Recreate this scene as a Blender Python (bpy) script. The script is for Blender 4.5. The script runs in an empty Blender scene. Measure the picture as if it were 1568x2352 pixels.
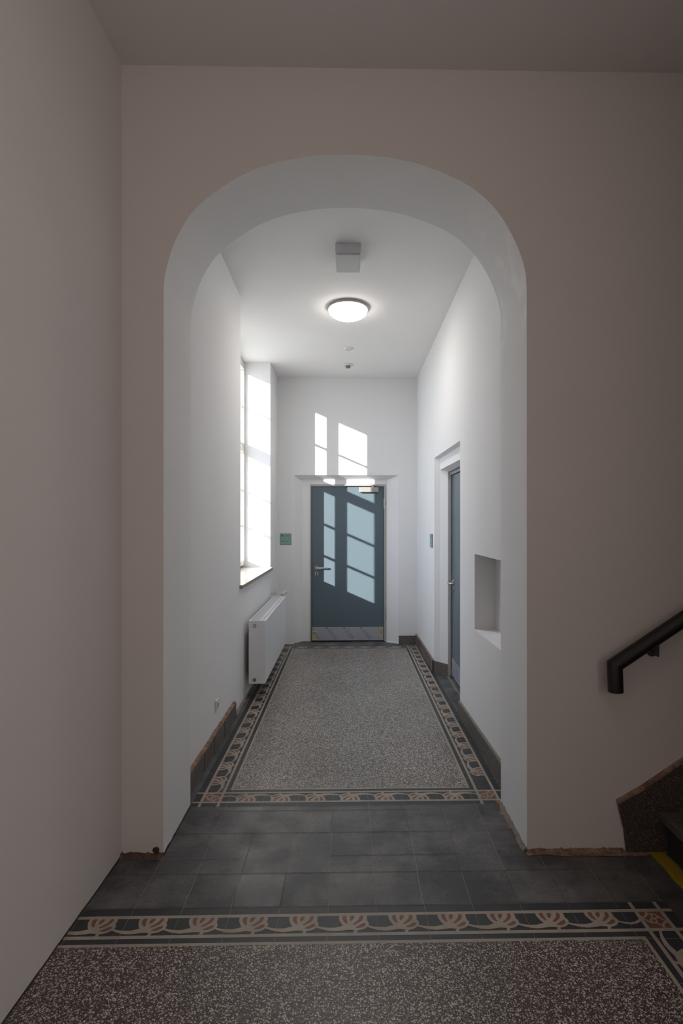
import bpy, bmesh, math, random
from mathutils import Vector, Matrix

random.seed(7)
S = bpy.context.scene
COL = S.collection
R = math.radians
H = 1.605                       # eye height

# ------------------------------------------------------------------ camera
cam_d = bpy.data.cameras.new('camera')
cam = bpy.data.objects.new('camera', cam_d)
COL.objects.link(cam)
cam.location = (0, 0, H)
YAW = math.atan(.018)
cam.rotation_euler = (R(90), 0, -YAW)
cam_d.sensor_fit = 'VERTICAL'
cam_d.sensor_height = 36
cam_d.lens = 36 * 1239 / 2352
cam_d.shift_x = (784 - 821.3) / 2352
cam_d.shift_y = 20 / 2352
cam_d.clip_start = .05
S.camera = cam

# ------------------------------------------------------------------ light and exposure
S.view_settings.view_transform = 'Standard'
S.view_settings.look = 'None'
S.view_settings.exposure = 0
S.view_settings.gamma = 1
S.view_settings.use_curve_mapping = False

world = bpy.data.worlds.new('sky')
S.world = world
world.use_nodes = True
wb = world.node_tree.nodes['Background']
wb.inputs[0].default_value = (.70, .82, 1, 1)
wb.inputs[1].default_value = 4.6

sun_d = bpy.data.lights.new('sun', 'SUN')
sun = bpy.data.objects.new('sun', sun_d)
COL.objects.link(sun)
sun_d.energy = 11.5
sun_d.angle = R(.6)
sun_d.color = (1, .96, .92)
sun.location = (-4, 0, 6)
sun.rotation_euler = Vector((.83, 1, -.361)).to_track_quat('-Z', 'Y').to_euler()

# added area light standing in for a side window, behind the camera on the right
hw_d = bpy.data.lights.new('added_hall_light', 'AREA')
hw = bpy.data.objects.new('added_hall_light', hw_d)
COL.objects.link(hw)
hw_d.shape = 'RECTANGLE'
hw_d.size = 1.3
hw_d.size_y = 1.7
hw_d.energy = 24
hw_d.color = (1, .93, .90)
hw.location = (1.74, -.75, 1.95)
hw.rotation_euler = (R(90), 0, R(90))

# ------------------------------------------------------------------ materials
def new_mat(name):
    m = bpy.data.materials.new(name)
    m.use_nodes = True
    nt = m.node_tree
    b = nt.nodes['Principled BSDF']
    return m, nt, b

def N(nt, t, **kw):
    n = nt.nodes.new(t)
    for k, v in kw.items():
        if k in n.inputs:
            n.inputs[k].default_value = v
        else:
            setattr(n, k, v)
    return n

def coords(nt, scale=None):
    tc = N(nt, 'ShaderNodeTexCoord')
    if scale is None:
        return tc.outputs['Object']
    mp = N(nt, 'ShaderNodeMapping')
    mp.inputs['Scale'].default_value = scale
    nt.links.new(tc.outputs['Object'], mp.inputs[0])
    return mp.outputs[0]

def noise(nt, vec, scale, detail=3, rough=.5):
    n = N(nt, 'ShaderNodeTexNoise')
    n.inputs['Scale'].default_value = scale
    n.inputs['Detail'].default_value = detail
    n.inputs['Roughness'].default_value = rough
    nt.links.new(vec, n.inputs['Vector'])
    return n.outputs['Fac']

def ramp(nt, fac, stops, interp='LINEAR'):
    r = N(nt, 'ShaderNodeValToRGB')
    r.color_ramp.interpolation = interp
    els = r.color_ramp.elements
    while len(els) < len(stops):
        els.new(.5)
    for e, (p, c) in zip(els, stops):
        e.position = p
        e.color = (c[0], c[1], c[2], 1) if not isinstance(c, (int, float)) else (c, c, c, 1)
    nt.links.new(fac, r.inputs[0])
    return r.outputs[0]

def mix(nt, fac, a, b, mode='MIX'):
    m = N(nt, 'ShaderNodeMix', data_type='RGBA', blend_type=mode)
    for v, i in ((fac, 0), (a, 6), (b, 7)):
        if isinstance(v, (int, float)):
            m.inputs[i].default_value = v
        elif isinstance(v, tuple):
            m.inputs[i].default_value = (*v[:3], 1)
        else:
            nt.links.new(v, m.inputs[i])
    return m.outputs[2]

def math_(nt, op, a, b=None):
    m = N(nt, 'ShaderNodeMath', operation=op)
    for v, i in ((a, 0), (b, 1)):
        if v is None:
            continue
        if isinstance(v, (int, float)):
            m.inputs[i].default_value = v
        else:
            nt.links.new(v, m.inputs[i])
    return m.outputs[0]

def bump(nt, b, h, strength=.2, dist=.002):
    n = N(nt, 'ShaderNodeBump')
    n.inputs['Strength'].default_value = strength
    n.inputs['Distance'].default_value = dist
    nt.links.new(h, n.inputs['Height'])
    nt.links.new(n.outputs[0], b.inputs['Normal'])

def m_plain(name, col, rough=.5, metal=0, var=.06, vscale=8, bumps=0):
    m, nt, b = new_mat(name)
    v = coords(nt)
    f = noise(nt, v, vscale)
    c = mix(nt, f, tuple(x * (1 - var) for x in col), tuple(min(1, x * (1 + var)) for x in col))
    nt.links.new(c, b.inputs['Base Color'])
    b.inputs['Roughness'].default_value = rough
    b.inputs['Metallic'].default_value = metal
    if bumps:
        bump(nt, b, noise(nt, v, 180, 2), bumps, .0008)
    return m

def m_plaster(name, col, patches=False):
    m, nt, b = new_mat(name)
    v = coords(nt)
    f = noise(nt, v, 1.7, 4)
    c = mix(nt, f, tuple(x * .975 for x in col), tuple(min(.95, x * 1.02) for x in col))
    if patches:                       # brushed filler on the right-hand shoulder of the arch
        p = noise(nt, coords(nt, (5, 3, 1.6)), 2.3, 6, .65)
        p = ramp(nt, p, [(.50, 0), (.66, 1)])
        sx = N(nt, 'ShaderNodeSeparateXYZ')
        nt.links.new(v, sx.inputs[0])
        mx = ramp(nt, math_(nt, 'MULTIPLY', math_(nt, 'SUBTRACT', sx.outputs[0], .58), 4.0), [(0, 0), (1, 1)])
        mz = ramp(nt, math_(nt, 'MULTIPLY', math_(nt, 'SUBTRACT', sx.outputs[2], 2.15), 2.2), [(0, 0), (1, 1)])
        k = math_(nt, 'MULTIPLY', math_(nt, 'MULTIPLY', p, mx), mz)
        c = mix(nt, k, c, (.93, .92, .90))
    nt.links.new(c, b.inputs['Base Color'])
    b.inputs['Roughness'].default_value = .85
    b.inputs['Specular IOR Level'].default_value = .25
    h = mix(nt, .5, noise(nt, v, 9, 4), noise(nt, v, 90, 3))
    bump(nt, b, h, .10, .002)
    return m

WALL = m_plaster('white_wall_paint', (.855, .85, .845))
ARCH = m_plaster('arch_reveal_paint', (.84, .84, .835), True)
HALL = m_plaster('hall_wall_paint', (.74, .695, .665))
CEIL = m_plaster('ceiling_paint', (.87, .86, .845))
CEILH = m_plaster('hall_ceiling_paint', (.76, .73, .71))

def m_slab():
    m, nt, b = new_mat('dark_cement_tile')
    v = coords(nt)
    # each 20 cm tile gets a slightly different grey
    fl = N(nt, 'ShaderNodeVectorMath', operation='FLOOR')
    sc = N(nt, 'ShaderNodeVectorMath', operation='MULTIPLY_ADD')
    sc.inputs[1].default_value = (5, 5, 0)
    sc.inputs[2].default_value = (.4 + 50, -.3 + 50, .5)
    nt.links.new(v, sc.inputs[0])
    nt.links.new(sc.outputs[0], fl.inputs[0])
    wn = N(nt, 'ShaderNodeTexWhiteNoise')
    nt.links.new(fl.outputs[0], wn.inputs['Vector'])
    c = mix(nt, wn.outputs['Value'], (.046, .046, .048), (.092, .091, .092))
    dust = ramp(nt, noise(nt, v, 3.2, 8, .68), [(.44, 0), (.66, 1)])
    c = mix(nt, math_(nt, 'MULTIPLY', dust, .55), c, (.25, .24, .235))
    fine = ramp(nt, noise(nt, v, 60, 5, .7), [(.35, .78), (.7, 1.18)])
    c = mix(nt, 1.0, c, fine, 'MULTIPLY')
    scr = ramp(nt, noise(nt, coords(nt, (3, 40, 1)), 3, 6, .7), [(.60, 0), (.72, 1)])
    c = mix(nt, math_(nt, 'MULTIPLY', scr, .30), c, (.28, .27, .26))
    # little splashes of wall paint
    vo = N(nt, 'ShaderNodeTexVoronoi', feature='F1')
    vo.inputs['Scale'].default_value = 17
    nt.links.new(v, vo.inputs['Vector'])
    sepc = N(nt, 'ShaderNodeSeparateColor')
    nt.links.new(vo.outputs['Color'], sepc.inputs[0])
    rad = math_(nt, 'MULTIPLY', math_(nt, 'GREATER_THAN', sepc.outputs[0], .72), math_(nt, 'MULTIPLY', sepc.outputs[1], .055))
    spot = math_(nt, 'LESS_THAN', vo.outputs['Distance'], rad)
    c = mix(nt, math_(nt, 'MULTIPLY', spot, .7), c, (.6, .58, .55))
    nt.links.new(c, b.inputs['Base Color'])
    rr = ramp(nt, noise(nt, v, 6, 5), [(.3, .28), (.7, .50)])
    nt.links.new(rr, b.inputs['Roughness'])
    bump(nt, b, noise(nt, v, 45, 5, .7), .25, .0015)
    return m

def m_terrazzo(name, ground, chip_a, chip_b, scale, density, rough=.42):
    m, nt, b = new_mat(name)
    v = coords(nt)
    warp = N(nt, 'ShaderNodeTexNoise')
    warp.inputs['Scale'].default_value = scale * .7
    nt.links.new(v, warp.inputs['Vector'])
    ad = N(nt, 'ShaderNodeVectorMath', operation='MULTIPLY_ADD')
    ad.inputs[1].default_value = (.38 / scale,) * 3
    nt.links.new(warp.outputs['Color'], ad.inputs[0])
    nt.links.new(v, ad.inputs[2])
    def layer(sc, dens, r0, r1):
        vo = N(nt, 'ShaderNodeTexVoronoi', feature='F1')
        vo.inputs['Scale'].default_value = sc
        nt.links.new(ad.outputs[0], vo.inputs['Vector'])
        se = N(nt, 'ShaderNodeSeparateColor')
        nt.links.new(vo.outputs['Color'], se.inputs[0])
        on = math_(nt, 'GREATER_THAN', dens, se.outputs[0])
        rad = math_(nt, 'ADD', math_(nt, 'MULTIPLY', se.outputs[1], r1 - r0), r0)
        inn = math_(nt, 'MULTIPLY', on, math_(nt, 'LESS_THAN', vo.outputs['Distance'], rad))
        return inn, se.outputs[2]
    big, cb = layer(scale, density, .28, .50)
    sm, cs = layer(scale * 1.8, density, .25, .46)
    c = mix(nt, noise(nt, v, 2.0, 4), tuple(x * .8 for x in ground), tuple(x * 1.2 for x in ground))
    c = mix(nt, math_(nt, 'MULTIPLY', sm, .75), c, mix(nt, cs, chip_a, chip_b))
    c = mix(nt, big, c, mix(nt, cb, chip_a, chip_b))
    dirt = ramp(nt, noise(nt, v, 1.6, 5, .6), [(.3, .80), (.7, 1.08)])
    c = mix(nt, 1.0, c, dirt, 'MULTIPLY')
    nt.links.new(c, b.inputs['Base Color'])
    b.inputs['Roughness'].default_value = rough
    return m

SLAB = m_slab()
TERR = m_terrazzo('brown_terrazzo', (.070, .048, .046), (.40, .365, .32), (.78, .71, .61), 122, .74, .40)
def m_inlay(name, col, sp):
    m, nt, b = new_mat(name)
    v = coords(nt)
    c = mix(nt, noise(nt, v, 420, 3, .7), tuple(x * (1 - sp) for x in col), tuple(x * (1 + sp) for x in col))
    c = mix(nt, 1.0, c, ramp(nt, noise(nt, v, 5, 5, .6), [(.3, .78), (.7, 1.1)]), 'MULTIPLY')
    nt.links.new(c, b.inputs['Base Color'])
    b.inputs['Roughness'].default_value = .5
    return m
CREAM = m_inlay('cream_inlay', (.40, .345, .285), .35)
RUST = m_inlay('terracotta_inlay', (.205, .088, .056), .2)
SEAM = m_plain('tile_joint', (.29, .26, .22), .8, 0, .4, 30)
SEAMD = m_plain('dark_tile_joint', (.10, .08, .065), .8, 0, .5, 30)
INK = m_plain('blue_black_inlay', (.034, .037, .042), .45, 0, .2, 12)

TERR2 = m_terrazzo('grey_brown_terrazzo', (.090, .071, .067), (.45, .42, .385), (.88, .82, .73), 116, .88, .36)
STONE = m_terrazzo('dark_skirting_stone', (.105, .090, .084), (.20, .18, .16), (.33, .29, .26), 130, .55, .5)
STONEB = m_terrazzo('stair_stone', (.062, .046, .042), (.12, .10, .088), (.22, .185, .16), 140, .45, .6)

TREAD = m_terrazzo('paler_stair_tread', (.115, .095, .088), (.16, .14, .125), (.24, .21, .19), 140, .45, .5)  # stair stone in a paler tone for the treads
def m_mortar():
    m, nt, b = new_mat('red_brown_mortar')
    v = coords(nt)
    c = ramp(nt, noise(nt, v, 22, 6, .7), [(.3, (.10, .06, .045)), (.5, (.30, .185, .135)), (.72, (.46, .34, .28))])
    nt.links.new(c, b.inputs['Base Color'])
    b.inputs['Roughness'].default_value = .95
    bump(nt, b, noise(nt, v, 70, 5, .7), .9, .006)
    return m
MORTAR = m_mortar()
GAP = m_plain('dark_gap_filler', (.045, .035, .03), .95, 0, .4, 25)
DMORT = m_plain('dark_brown_mortar', (.13, .085, .065), .95, 0, .55, 35, .6)
GREYM = m_plain('grey_mortar', (.24, .215, .19), .95, 0, .35, 30, .5)

DOOR = m_plain('blue_grey_door_paint', (.106, .147, .172), .40, 0, .02, 2)
FRAME = m_plain('pale_grey_frame_paint', (.42, .41, .38), .45, 0, .03)
FRAMED = m_plain('grey_frame_paint', (.24, .245, .26), .45, 0, .03)
RUBBER = m_plain('black_seal', (.015, .015, .016), .6)
STEEL = m_plain('brushed_steel', (.62, .60, .58), .28, 1, .04, 40)
KICK = m_plain('steel_kick_plate', (.46, .46, .52), .45, .35, .04, 4)
BLUEP = m_plain('blue_print', (.03, .17, .36), .5)
CYANP = m_plain('teal_print', (.01, .19, .30), .5)
YELT = m_plain('yellow_tape', (.72, .58, .06), .5, 0, .15, 12)
YELF = m_plain('floor_tape_yellow', (.36, .235, .012), .55, 0, .25, 15, .3)
SILV = m_plain('silver_closer', (.40, .39, .375), .35, .4, .03)
WINF = m_plain('cream_window_paint', (.78, .75, .68), .4, 0, .03)
SILL = m_plain('cream_stone_sill', (.70, .64, .57), .3, 0, .08, 25)
SILLE = m_plain('sill_stone_edge', (.36, .28, .23), .6, 0, .15, 30)
RADW = m_plain('radiator_enamel', (.86, .87, .90), .3, 0, .01)
RADD = m_plain('radiator_grille_shadow', (.42, .42, .43), .5)
PLUG = m_plain('radiator_plug_metal', (.20, .19, .17), .4, .8)
WPL = m_plain('white_plastic', (.76, .75, .70), .4, 0, .02)
SOCKD = m_plain('socket_dark', (.06, .06, .055), .5)
GRN = m_plain('mint_green_sign', (.24, .42, .35), .35, 0, .04)
GRNE = m_plain('sign_rim', (.17, .20, .18), .4)
GRND = m_plain('sign_print', (.05, .12, .10), .5)
BLK = m_plain('black_handrail', (.008, .006, .0065), .42, 0, .1)
BRK = m_plain('bracket_metal', (.10, .09, .08), .5, .4)
GREYB = m_plain('luminaire_grey', (.62, .62, .65), .45, 0, .02)
GREYP = m_plain('luminaire_diffuser', (.56, .57, .56), .4, 0, .02)
GRAV = m_plain('pale_gravel', (.42, .39, .34), .95, 0, .2, 6)

def m_glass():
    m, nt, b = new_mat('window_glass')
    out = nt.nodes['Material Output']
    tr = N(nt, 'ShaderNodeBsdfTransparent')
    gl = N(nt, 'ShaderNodeBsdfGlossy')
    gl.inputs['Roughness'].default_value = .02
    mx = N(nt, 'ShaderNodeMixShader')
    mx.inputs[0].default_value = .05
    nt.links.new(tr.outputs[0], mx.inputs[1])
    nt.links.new(gl.outputs[0], mx.inputs[2])
    nt.links.new(mx.outputs[0], out.inputs['Surface'])
    return m
GLASS = m_glass()

def m_emit(name, col, st):
    m, nt, b = new_mat(name)
    b.inputs['Base Color'].default_value = (.9, .9, .9, 1)
    b.inputs['Emission Color'].default_value = (*col, 1)
    b.inputs['Emission Strength'].default_value = st
    return m
DOME = m_emit('lit_opal_glass', (1, .94, .88), 13.0)
DOME2 = m_emit('lit_opal_glass_hall', (1, .80, .68), 7.0)  # glow of the added hall lamp

# ------------------------------------------------------------------ helpers
def obj(name, bm, mats, parent=None, smooth=0, bevel=0):
    me = bpy.data.meshes.new(name)
    bmesh.ops.recalc_face_normals(bm, faces=bm.faces) if getattr(bm, '_x', True) else None
    bm.to_mesh(me)
    bm.free()
    for m in (mats if isinstance(mats, (list, tuple)) else [mats]):
        me.materials.append(m)
    o = bpy.data.objects.new(name, me)
    COL.objects.link(o)
    if parent:
        o.parent = parent
    if smooth:
        me.shade_smooth()
        me.set_sharp_from_angle(angle=R(smooth))
    if bevel:
        b = o.modifiers.new('bevel', 'BEVEL')
        b.width = bevel
        b.segments = 2
        b.limit_method = 'ANGLE'
        b.angle_limit = R(50)
    return o

def struct(o):
    o['kind'] = 'structure'
    return o

def tag(o, label, cat, group=None):
    o['label'] = label
    o['category'] = cat
    if group:
        o['group'] = group
    return o

def thing(name, loc, label, cat, group=None):
    o = bpy.data.objects.new(name, None)
    o.empty_display_size = .1
    COL.objects.link(o)
    o.location = loc
    return tag(o, label, cat, group)

def BM():
    return bmesh.new()

def box(bm, x0, x1, y0, y1, z0, z1, mi=0):
    vs = [bm.verts.new((x, y, z)) for x in (x0, x1) for y in (y0, y1) for z in (z0, z1)]
    for q in ((0, 1, 3, 2), (4, 6, 7, 5), (0, 4, 5, 1), (2, 3, 7, 6), (0, 2, 6, 4), (1, 5, 7, 3)):
        f = bm.faces.new([vs[i] for i in q])
        f.material_index = mi
    return vs

def boxo(name, x0, x1, y0, y1, z0, z1, mat, parent=None, bevel=0):
    """box as an object, coordinates are world; parent offset removed"""
    bm = BM()
    p = parent.location if parent else Vector((0, 0, 0))
    box(bm, x0 - p.x, x1 - p.x, y0 - p.y, y1 - p.y, z0 - p.z, z1 - p.z)
    return obj(name, bm, mat, parent, bevel=bevel)

def poly(bm, pts, mi=0):
    vs = [bm.verts.new(p) for p in pts]
    f = bm.faces.new(vs)
    f.material_index = mi
    return f

def prism(bm, pts, axis, a, b, mi=0):
    """extrude 2D polygon pts along axis (0,1,2) from a to b"""
    def P(p, t):
        if axis == 0: return (t, p[0], p[1])
        if axis == 1: return (p[0], t, p[1])
        return (p[0], p[1], t)
    A = [bm.verts.new(P(p, a)) for p in pts]
    B = [bm.verts.new(P(p, b)) for p in pts]
    n = len(pts)
    fs = [bm.faces.new(A), bm.faces.new(B[::-1])]
    for i in range(n):
        fs.append(bm.faces.new((A[i], B[i], B[(i + 1) % n], A[(i + 1) % n])))
    for f in fs:
        f.material_index = mi
        f.normal_update()
    return fs

def cyl(bm, c, axis, r, L, seg=24, r2=None, mi=0):
    """solid cylinder starting at c running L along axis vector"""
    ax = Vector(axis).normalized()
    q = Vector((0, 0, 1)).rotation_difference(ax)
    M = Matrix.Translation(Vector(c) + ax * L / 2) @ q.to_matrix().to_4x4()
    g = bmesh.ops.create_cone(bm, cap_ends=True, segments=seg, radius1=r, radius2=r if r2 is None else r2, depth=L, matrix=M)
    for v in g['verts']:
        for f in v.link_faces:
            f.material_index = mi

def tube(bm, pts, r, seg=16, mi=0, cap=True):
    """mitred tube through pts"""
    pts = [Vector(p) for p in pts]
    rings = []
    n = len(pts)
    ref = None
    for i, p in enumerate(pts):
        d0 = (pts[i] - pts[i - 1]).normalized() if i else None
        d1 = (pts[i + 1] - pts[i]).normalized() if i < n - 1 else None
        d = d0 if d1 is None else d1 if d0 is None else (d0 + d1).normalized()
        if ref is None:
            t = Vector((0, 0, 1)) if abs(d.z) < .9 else Vector((1, 0, 0))
            ref = d.cross(t).normalized()
        side = (ref - d * ref.dot(d)).normalized()
        up = d.cross(side)
        base = d0 if d0 is not None else d1
        ring = []
        for k in range(seg):
            a = 2 * math.pi * k / seg
            o_ = side * math.cos(a) * r + up * math.sin(a) * r
            if d0 is not None and d1 is not None:
                # project along the incoming direction onto the mitre plane
                s2 = (ref - d0 * ref.dot(d0)).normalized()
                u2 = d0.cross(s2)
                o_ = s2 * math.cos(a) * r + u2 * math.sin(a) * r
                o_ = o_ - d0 * (o_.dot(d) / d0.dot(d))
            ring.append(bm.verts.new(p + o_))
        rings.append(ring)
        ref = side
    for a, b in zip(rings, rings[1:]):
        for k in range(seg):
            f = bm.faces.new((a[k], a[(k + 1) % seg], b[(k + 1) % seg], b[k]))
            f.material_index = mi
    if cap:
        bm.faces.new(rings[0][::-1]).material_index = mi
        bm.faces.new(rings[-1]).material_index = mi

def lathe(bm, prof, c=(0, 0, 0), seg=48, mi=0):
    rings = []
    for r, z in prof:
        if r < 1e-6:
            rings.append([bm.verts.new((c[0], c[1], c[2] + z))])
        else:
            rings.append([bm.verts.new((c[0] + r * math.cos(2 * math.pi * k / seg), c[1] + r * math.sin(2 * math.pi * k / seg), c[2] + z)) for k in range(seg)])
    for a, b in zip(rings, rings[1:]):
        for k in range(seg):
            k2 = (k + 1) % seg
            q = [a[k % len(a)], a[k2 % len(a)], b[k2 % len(b)], b[k % len(b)]]
            u = []
            for v in q:
                if v not in u:
                    u.append(v)
            if len(u) > 2:
                bm.faces.new(u).material_index = mi

def spline(pts, n=6):
    out = []
    P = [pts[0]] + list(pts) + [pts[-1]]
    for i in range(1, len(P) - 2):
        p0, p1, p2, p3 = P[i - 1], P[i], P[i + 1], P[i + 2]
        for k in range(n):
            t = k / n
            out.append(tuple(.5 * (2 * b + (c - a) * t + (2 * a - 5 * b + 4 * c - d) * t * t + (3 * b - a - 3 * c + d) * t ** 3)
                             for a, b, c, d in zip(p0, p1, p2, p3)))
    out.append(pts[-1])
    return out

def spline_closed(pts, n=5):
    out = []
    m = len(pts)
    for i in range(m):
        p0, p1, p2, p3 = pts[i - 1], pts[i], pts[(i + 1) % m], pts[(i + 2) % m]
        for k in range(n):
            t = k / n
            out.append(tuple(.5 * (2 * b + (c - a) * t + (2 * a - 5 * b + 4 * c - d) * t * t + (3 * b - a - 3 * c + d) * t ** 3)
                             for a, b, c, d in zip(p0, p1, p2, p3)))
    return out

# ------------------------------------------------------------------ main dimensions
HX0, HX1 = -1.097, 4.3           # hall, left and right wall
HY0 = -2.2                      # wall behind the camera
AY0, AY1 = 2.605, 3.05           # arch wall, hall face and corridor face
HZ = 3.79                       # hall ceiling
CY = 7.03                       # corridor end wall
def LX(y): return -.942 + .022 * (y - 3.06) / 3.97     # corridor left wall
def RX(y): return .944 - .044 * (y - 3.05) / 3.98      # corridor right wall
def CZ(y): return 3.612 - .0378 * (y - 3.05)             # corridor ceiling

# ------------------------------------------------------------------ arch wall
arch_px = [(-.884, 2.70), (-.8825, 2.738), (-.879, 2.778), (-.861, 2.854), (-.837, 2.93), (-.798, 3.01), (-.75, 3.083), (-.694, 3.14), (-.622, 3.197), (-.527, 3.257), (-.447, 3.296), (-.379, 3.320), (-.292, 3.343), (-.155, 3.366), (.0, 3.373), (.149, 3.366), (.297, 3.343), (.37, 3.322), (.467, 3.288), (.576, 3.235), (.661, 3.172), (.722, 3.108), (.783, 3.016), (.832, 2.911), (.86, 2.816), (.8665, 2.736), (.867, 2.70)]
curve = spline(arch_px, 5)
outl = [(-1.5, 0), (-.886, 0)] + curve + [(.868, 0), (HX1 + .2, 0), (HX1 + .2, 3.95), (-1.5, 3.95)]
bm = BM()
prism(bm, outl, 1, AY0, AY1)
bm.faces.ensure_lookup_table()
for f in bm.faces:                      # hall face / reveal / corridor face
    c = f.calc_center_median()
    if all(abs(v.co.y - AY0) < 1e-4 for v in f.verts):
        f.material_index = 0
    elif all(abs(v.co.y - AY1) < 1e-4 for v in f.verts):
        f.material_index = 2
    else:
        f.material_index = 1
bmesh.ops.triangulate(bm, faces=[f for f in bm.faces if len(f.verts) > 4], ngon_method='EAR_CLIP')
arch = obj('wall_arch', bm, [HALL, ARCH, WALL], smooth=30)
struct(arch)

# ------------------------------------------------------------------ hall shell
def slab(name, x0, x1, y0, y1, z0, z1, m):
    return struct(boxo(name, x0, x1, y0, y1, z0, z1, m))
def HL(y): return -1.084 - .022 * (2.605 - y)         # hall's left wall, a touch out of square
bm = BM()
prism(bm, [(HX0 - .3, HY0 - .2), (HL(HY0 - .2), HY0 - .2), (HL(AY0), AY0), (HX0 - .3, AY0)], 2, 0, 3.95)
struct(obj('wall_left', bm, HALL))
slab('wall_right', HX1, HX1 + .2, HY0 - .2, AY0, 0, 3.95, HALL)
slab('wall_back', HX0 - .3, HX1, HY0 - .2, HY0, 0, 3.95, HALL)
slab('wall_right', 1.78, HX1, HY0, 1.08, 0, 3.95, HALL)  # unseen partition, added to carry the side light
bm = BM()
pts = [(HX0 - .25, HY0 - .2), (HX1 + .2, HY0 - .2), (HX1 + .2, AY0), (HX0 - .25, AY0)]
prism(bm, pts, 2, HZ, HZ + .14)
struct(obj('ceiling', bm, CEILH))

# ------------------------------------------------------------------ corridor shell
bm = BM()                               # ceiling, also over the window recess
x0, x1 = -1.36, 1.4
vs = []
for y in (AY1, CY + .35):
    for x in (x0, x1):
        for dz in (0, .2):
            vs.append(bm.verts.new((x, y, CZ(y) + dz)))
for q in ((0, 1, 3, 2), (4, 6, 7, 5), (0, 4, 5, 1), (2, 3, 7, 6), (0, 2, 6, 4), (1, 5, 7, 3)):
    bm.faces.new([vs[i] for i in q])
struct(obj('ceiling', bm, CEIL))

WY0, WY1 = 4.70, 6.43                   # window recess in the left wall
WIN_N = 5.11                            # near end of the frame (splayed reveal)
FX = -1.234                             # inner face of the window
XO = -1.33                              # outer face of the wall
SZ = 1.02                               # under the sill
bm = BM()
prism(bm, [(LX(AY1), AY1), (LX(WY0), WY0), (FX - .02, WIN_N), (XO, WIN_N), (XO, AY1)], 2, 0, 3.62)
prism(bm, [(LX(WY0), WY0), (LX(WY1), WY1), (XO, WY1), (XO, WIN_N), (FX - .02, WIN_N)], 2, 0, SZ)
prism(bm, [(LX(WY1), WY1), (LX(CY), CY), (LX(CY), CY + .3), (XO, CY + .3), (XO, WY1)], 2, 0, 3.62)
struct(obj('wall_corridor_left', bm, WALL))

def face_grid(bm, P, us, vs_, holes):
    """grid of quads over the (u,v) rectangle leaving holes (u0,u1,v0,v1) out; P(u,v,depth)"""
    us = sorted(set(us + [h[0] for h in holes] + [h[1] for h in holes]))
    vs_ = sorted(set(vs_ + [h[2] for h in holes] + [h[3] for h in holes]))
    cache = {}
    def V(u, v):
        if (u, v) not in cache:
            cache[(u, v)] = bm.verts.new(P(u, v, 0))
        return cache[(u, v)]
    for a, b in zip(us, us[1:]):
        for c, d in zip(vs_, vs_[1:]):
            mu, mv = (a + b) / 2, (c + d) / 2
            if any(h[0] < mu < h[1] and h[2] < mv < h[3] for h in holes):
                continue
            bm.faces.new((V(a, c), V(b, c), V(b, d), V(a, d)))

def loft(bm, P, rings, cap=True):
    """rings: (u0,u1,v0,v1,depth)"""
    R_ = [[bm.verts.new(P(u, v, r[4])) for u, v in ((r[0], r[2]), (r[1], r[2]), (r[1], r[3]), (r[0], r[3]))] for r in rings]
    for a, b in zip(R_, R_[1:]):
        for k in range(4):
            if k == 0 and abs(a[0].co.z) < 1e-6 and abs(b[0].co.z) < 1e-6:
                continue                        # open down to the floor
            if (a[k].co - b[k].co).length < 1e-6 and (a[(k + 1) % 4].co - b[(k + 1) % 4].co).length < 1e-6:
                continue
            bm.faces.new((a[k], a[(k + 1) % 4], b[(k + 1) % 4], b[k]))
    if cap:
        bm.faces.new(R_[-1])

# right-hand wall: door recess and the small wall niche
def PR(y, z, d): return (RX(y) + d, y, z)
ndr = (3.30, 3.965, .805, 1.36)
drr = (4.455, 5.71, 0, 2.270)
bm = BM()
face_grid(bm, PR, [AY1, CY], [0, 3.62], [ndr, drr])
loft(bm, PR, [(*ndr, 0), (3.305, 3.965, .807, 1.355, .155)])
loft(bm, PR, [(*drr, 0), (4.50, 5.665, 0, 2.257, .052), (4.50, 5.665, 0, 2.140, .052), (4.58, 5.57, 0, 2.113, .118), (4.58, 5.57, 0, 2.113, .26)])
box(bm, 1.21, 1.35, AY1, CY + .3, 0, 3.62)
struct(obj('wall_corridor_right', bm, WALL))

# end wall with the splayed door recess
def PE(x, z, d): return (x, CY + d, z)
der = (-.700, .660, 0, 2.20)
bm = BM()
face_grid(bm, PE, [LX(CY), RX(CY)], [0, 3.55], [der])
loft(bm, PE, [(*der, 0), (-.605, .509, 0, 2.148, .125), (-.503, .502, 0, 2.087, .125), (-.503, .502, 0, 2.087, .24)])
box(bm, LX(CY), 1.35, CY + .27, CY + .37, 0, 3.55)
struct(obj('wall_corridor_end', bm, WALL))

# ------------------------------------------------------------------ floor with its inlaid borders (one mesh)
Z1, Z2, Z3, Z4 = .0004, .0008, .0012, .0015
SHR = .0015                              # the tile grid runs a touch askew to the walls
bmf = BM()
box(bmf, HX0 - .3, HX1 + .2, HY0 - .2, CY + .4, -.12, 0, 0)
def fpoly(pts, z, mi):
    f = poly(bmf, [(x, y + SHR * x, z) for x, y in pts], mi)
    f.normal_update()
    if f.normal.z < 0:
        f.normal_flip()
    if len(pts) > 4:
        bmesh.ops.triangulate(bmf, faces=[f], ngon_method='EAR_CLIP')
def frect(x0, x1, y0, y1, z, mi):
    fpoly([(x0, y0), (x1, y0), (x1, y1), (x0, y1)], z, mi)

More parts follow.
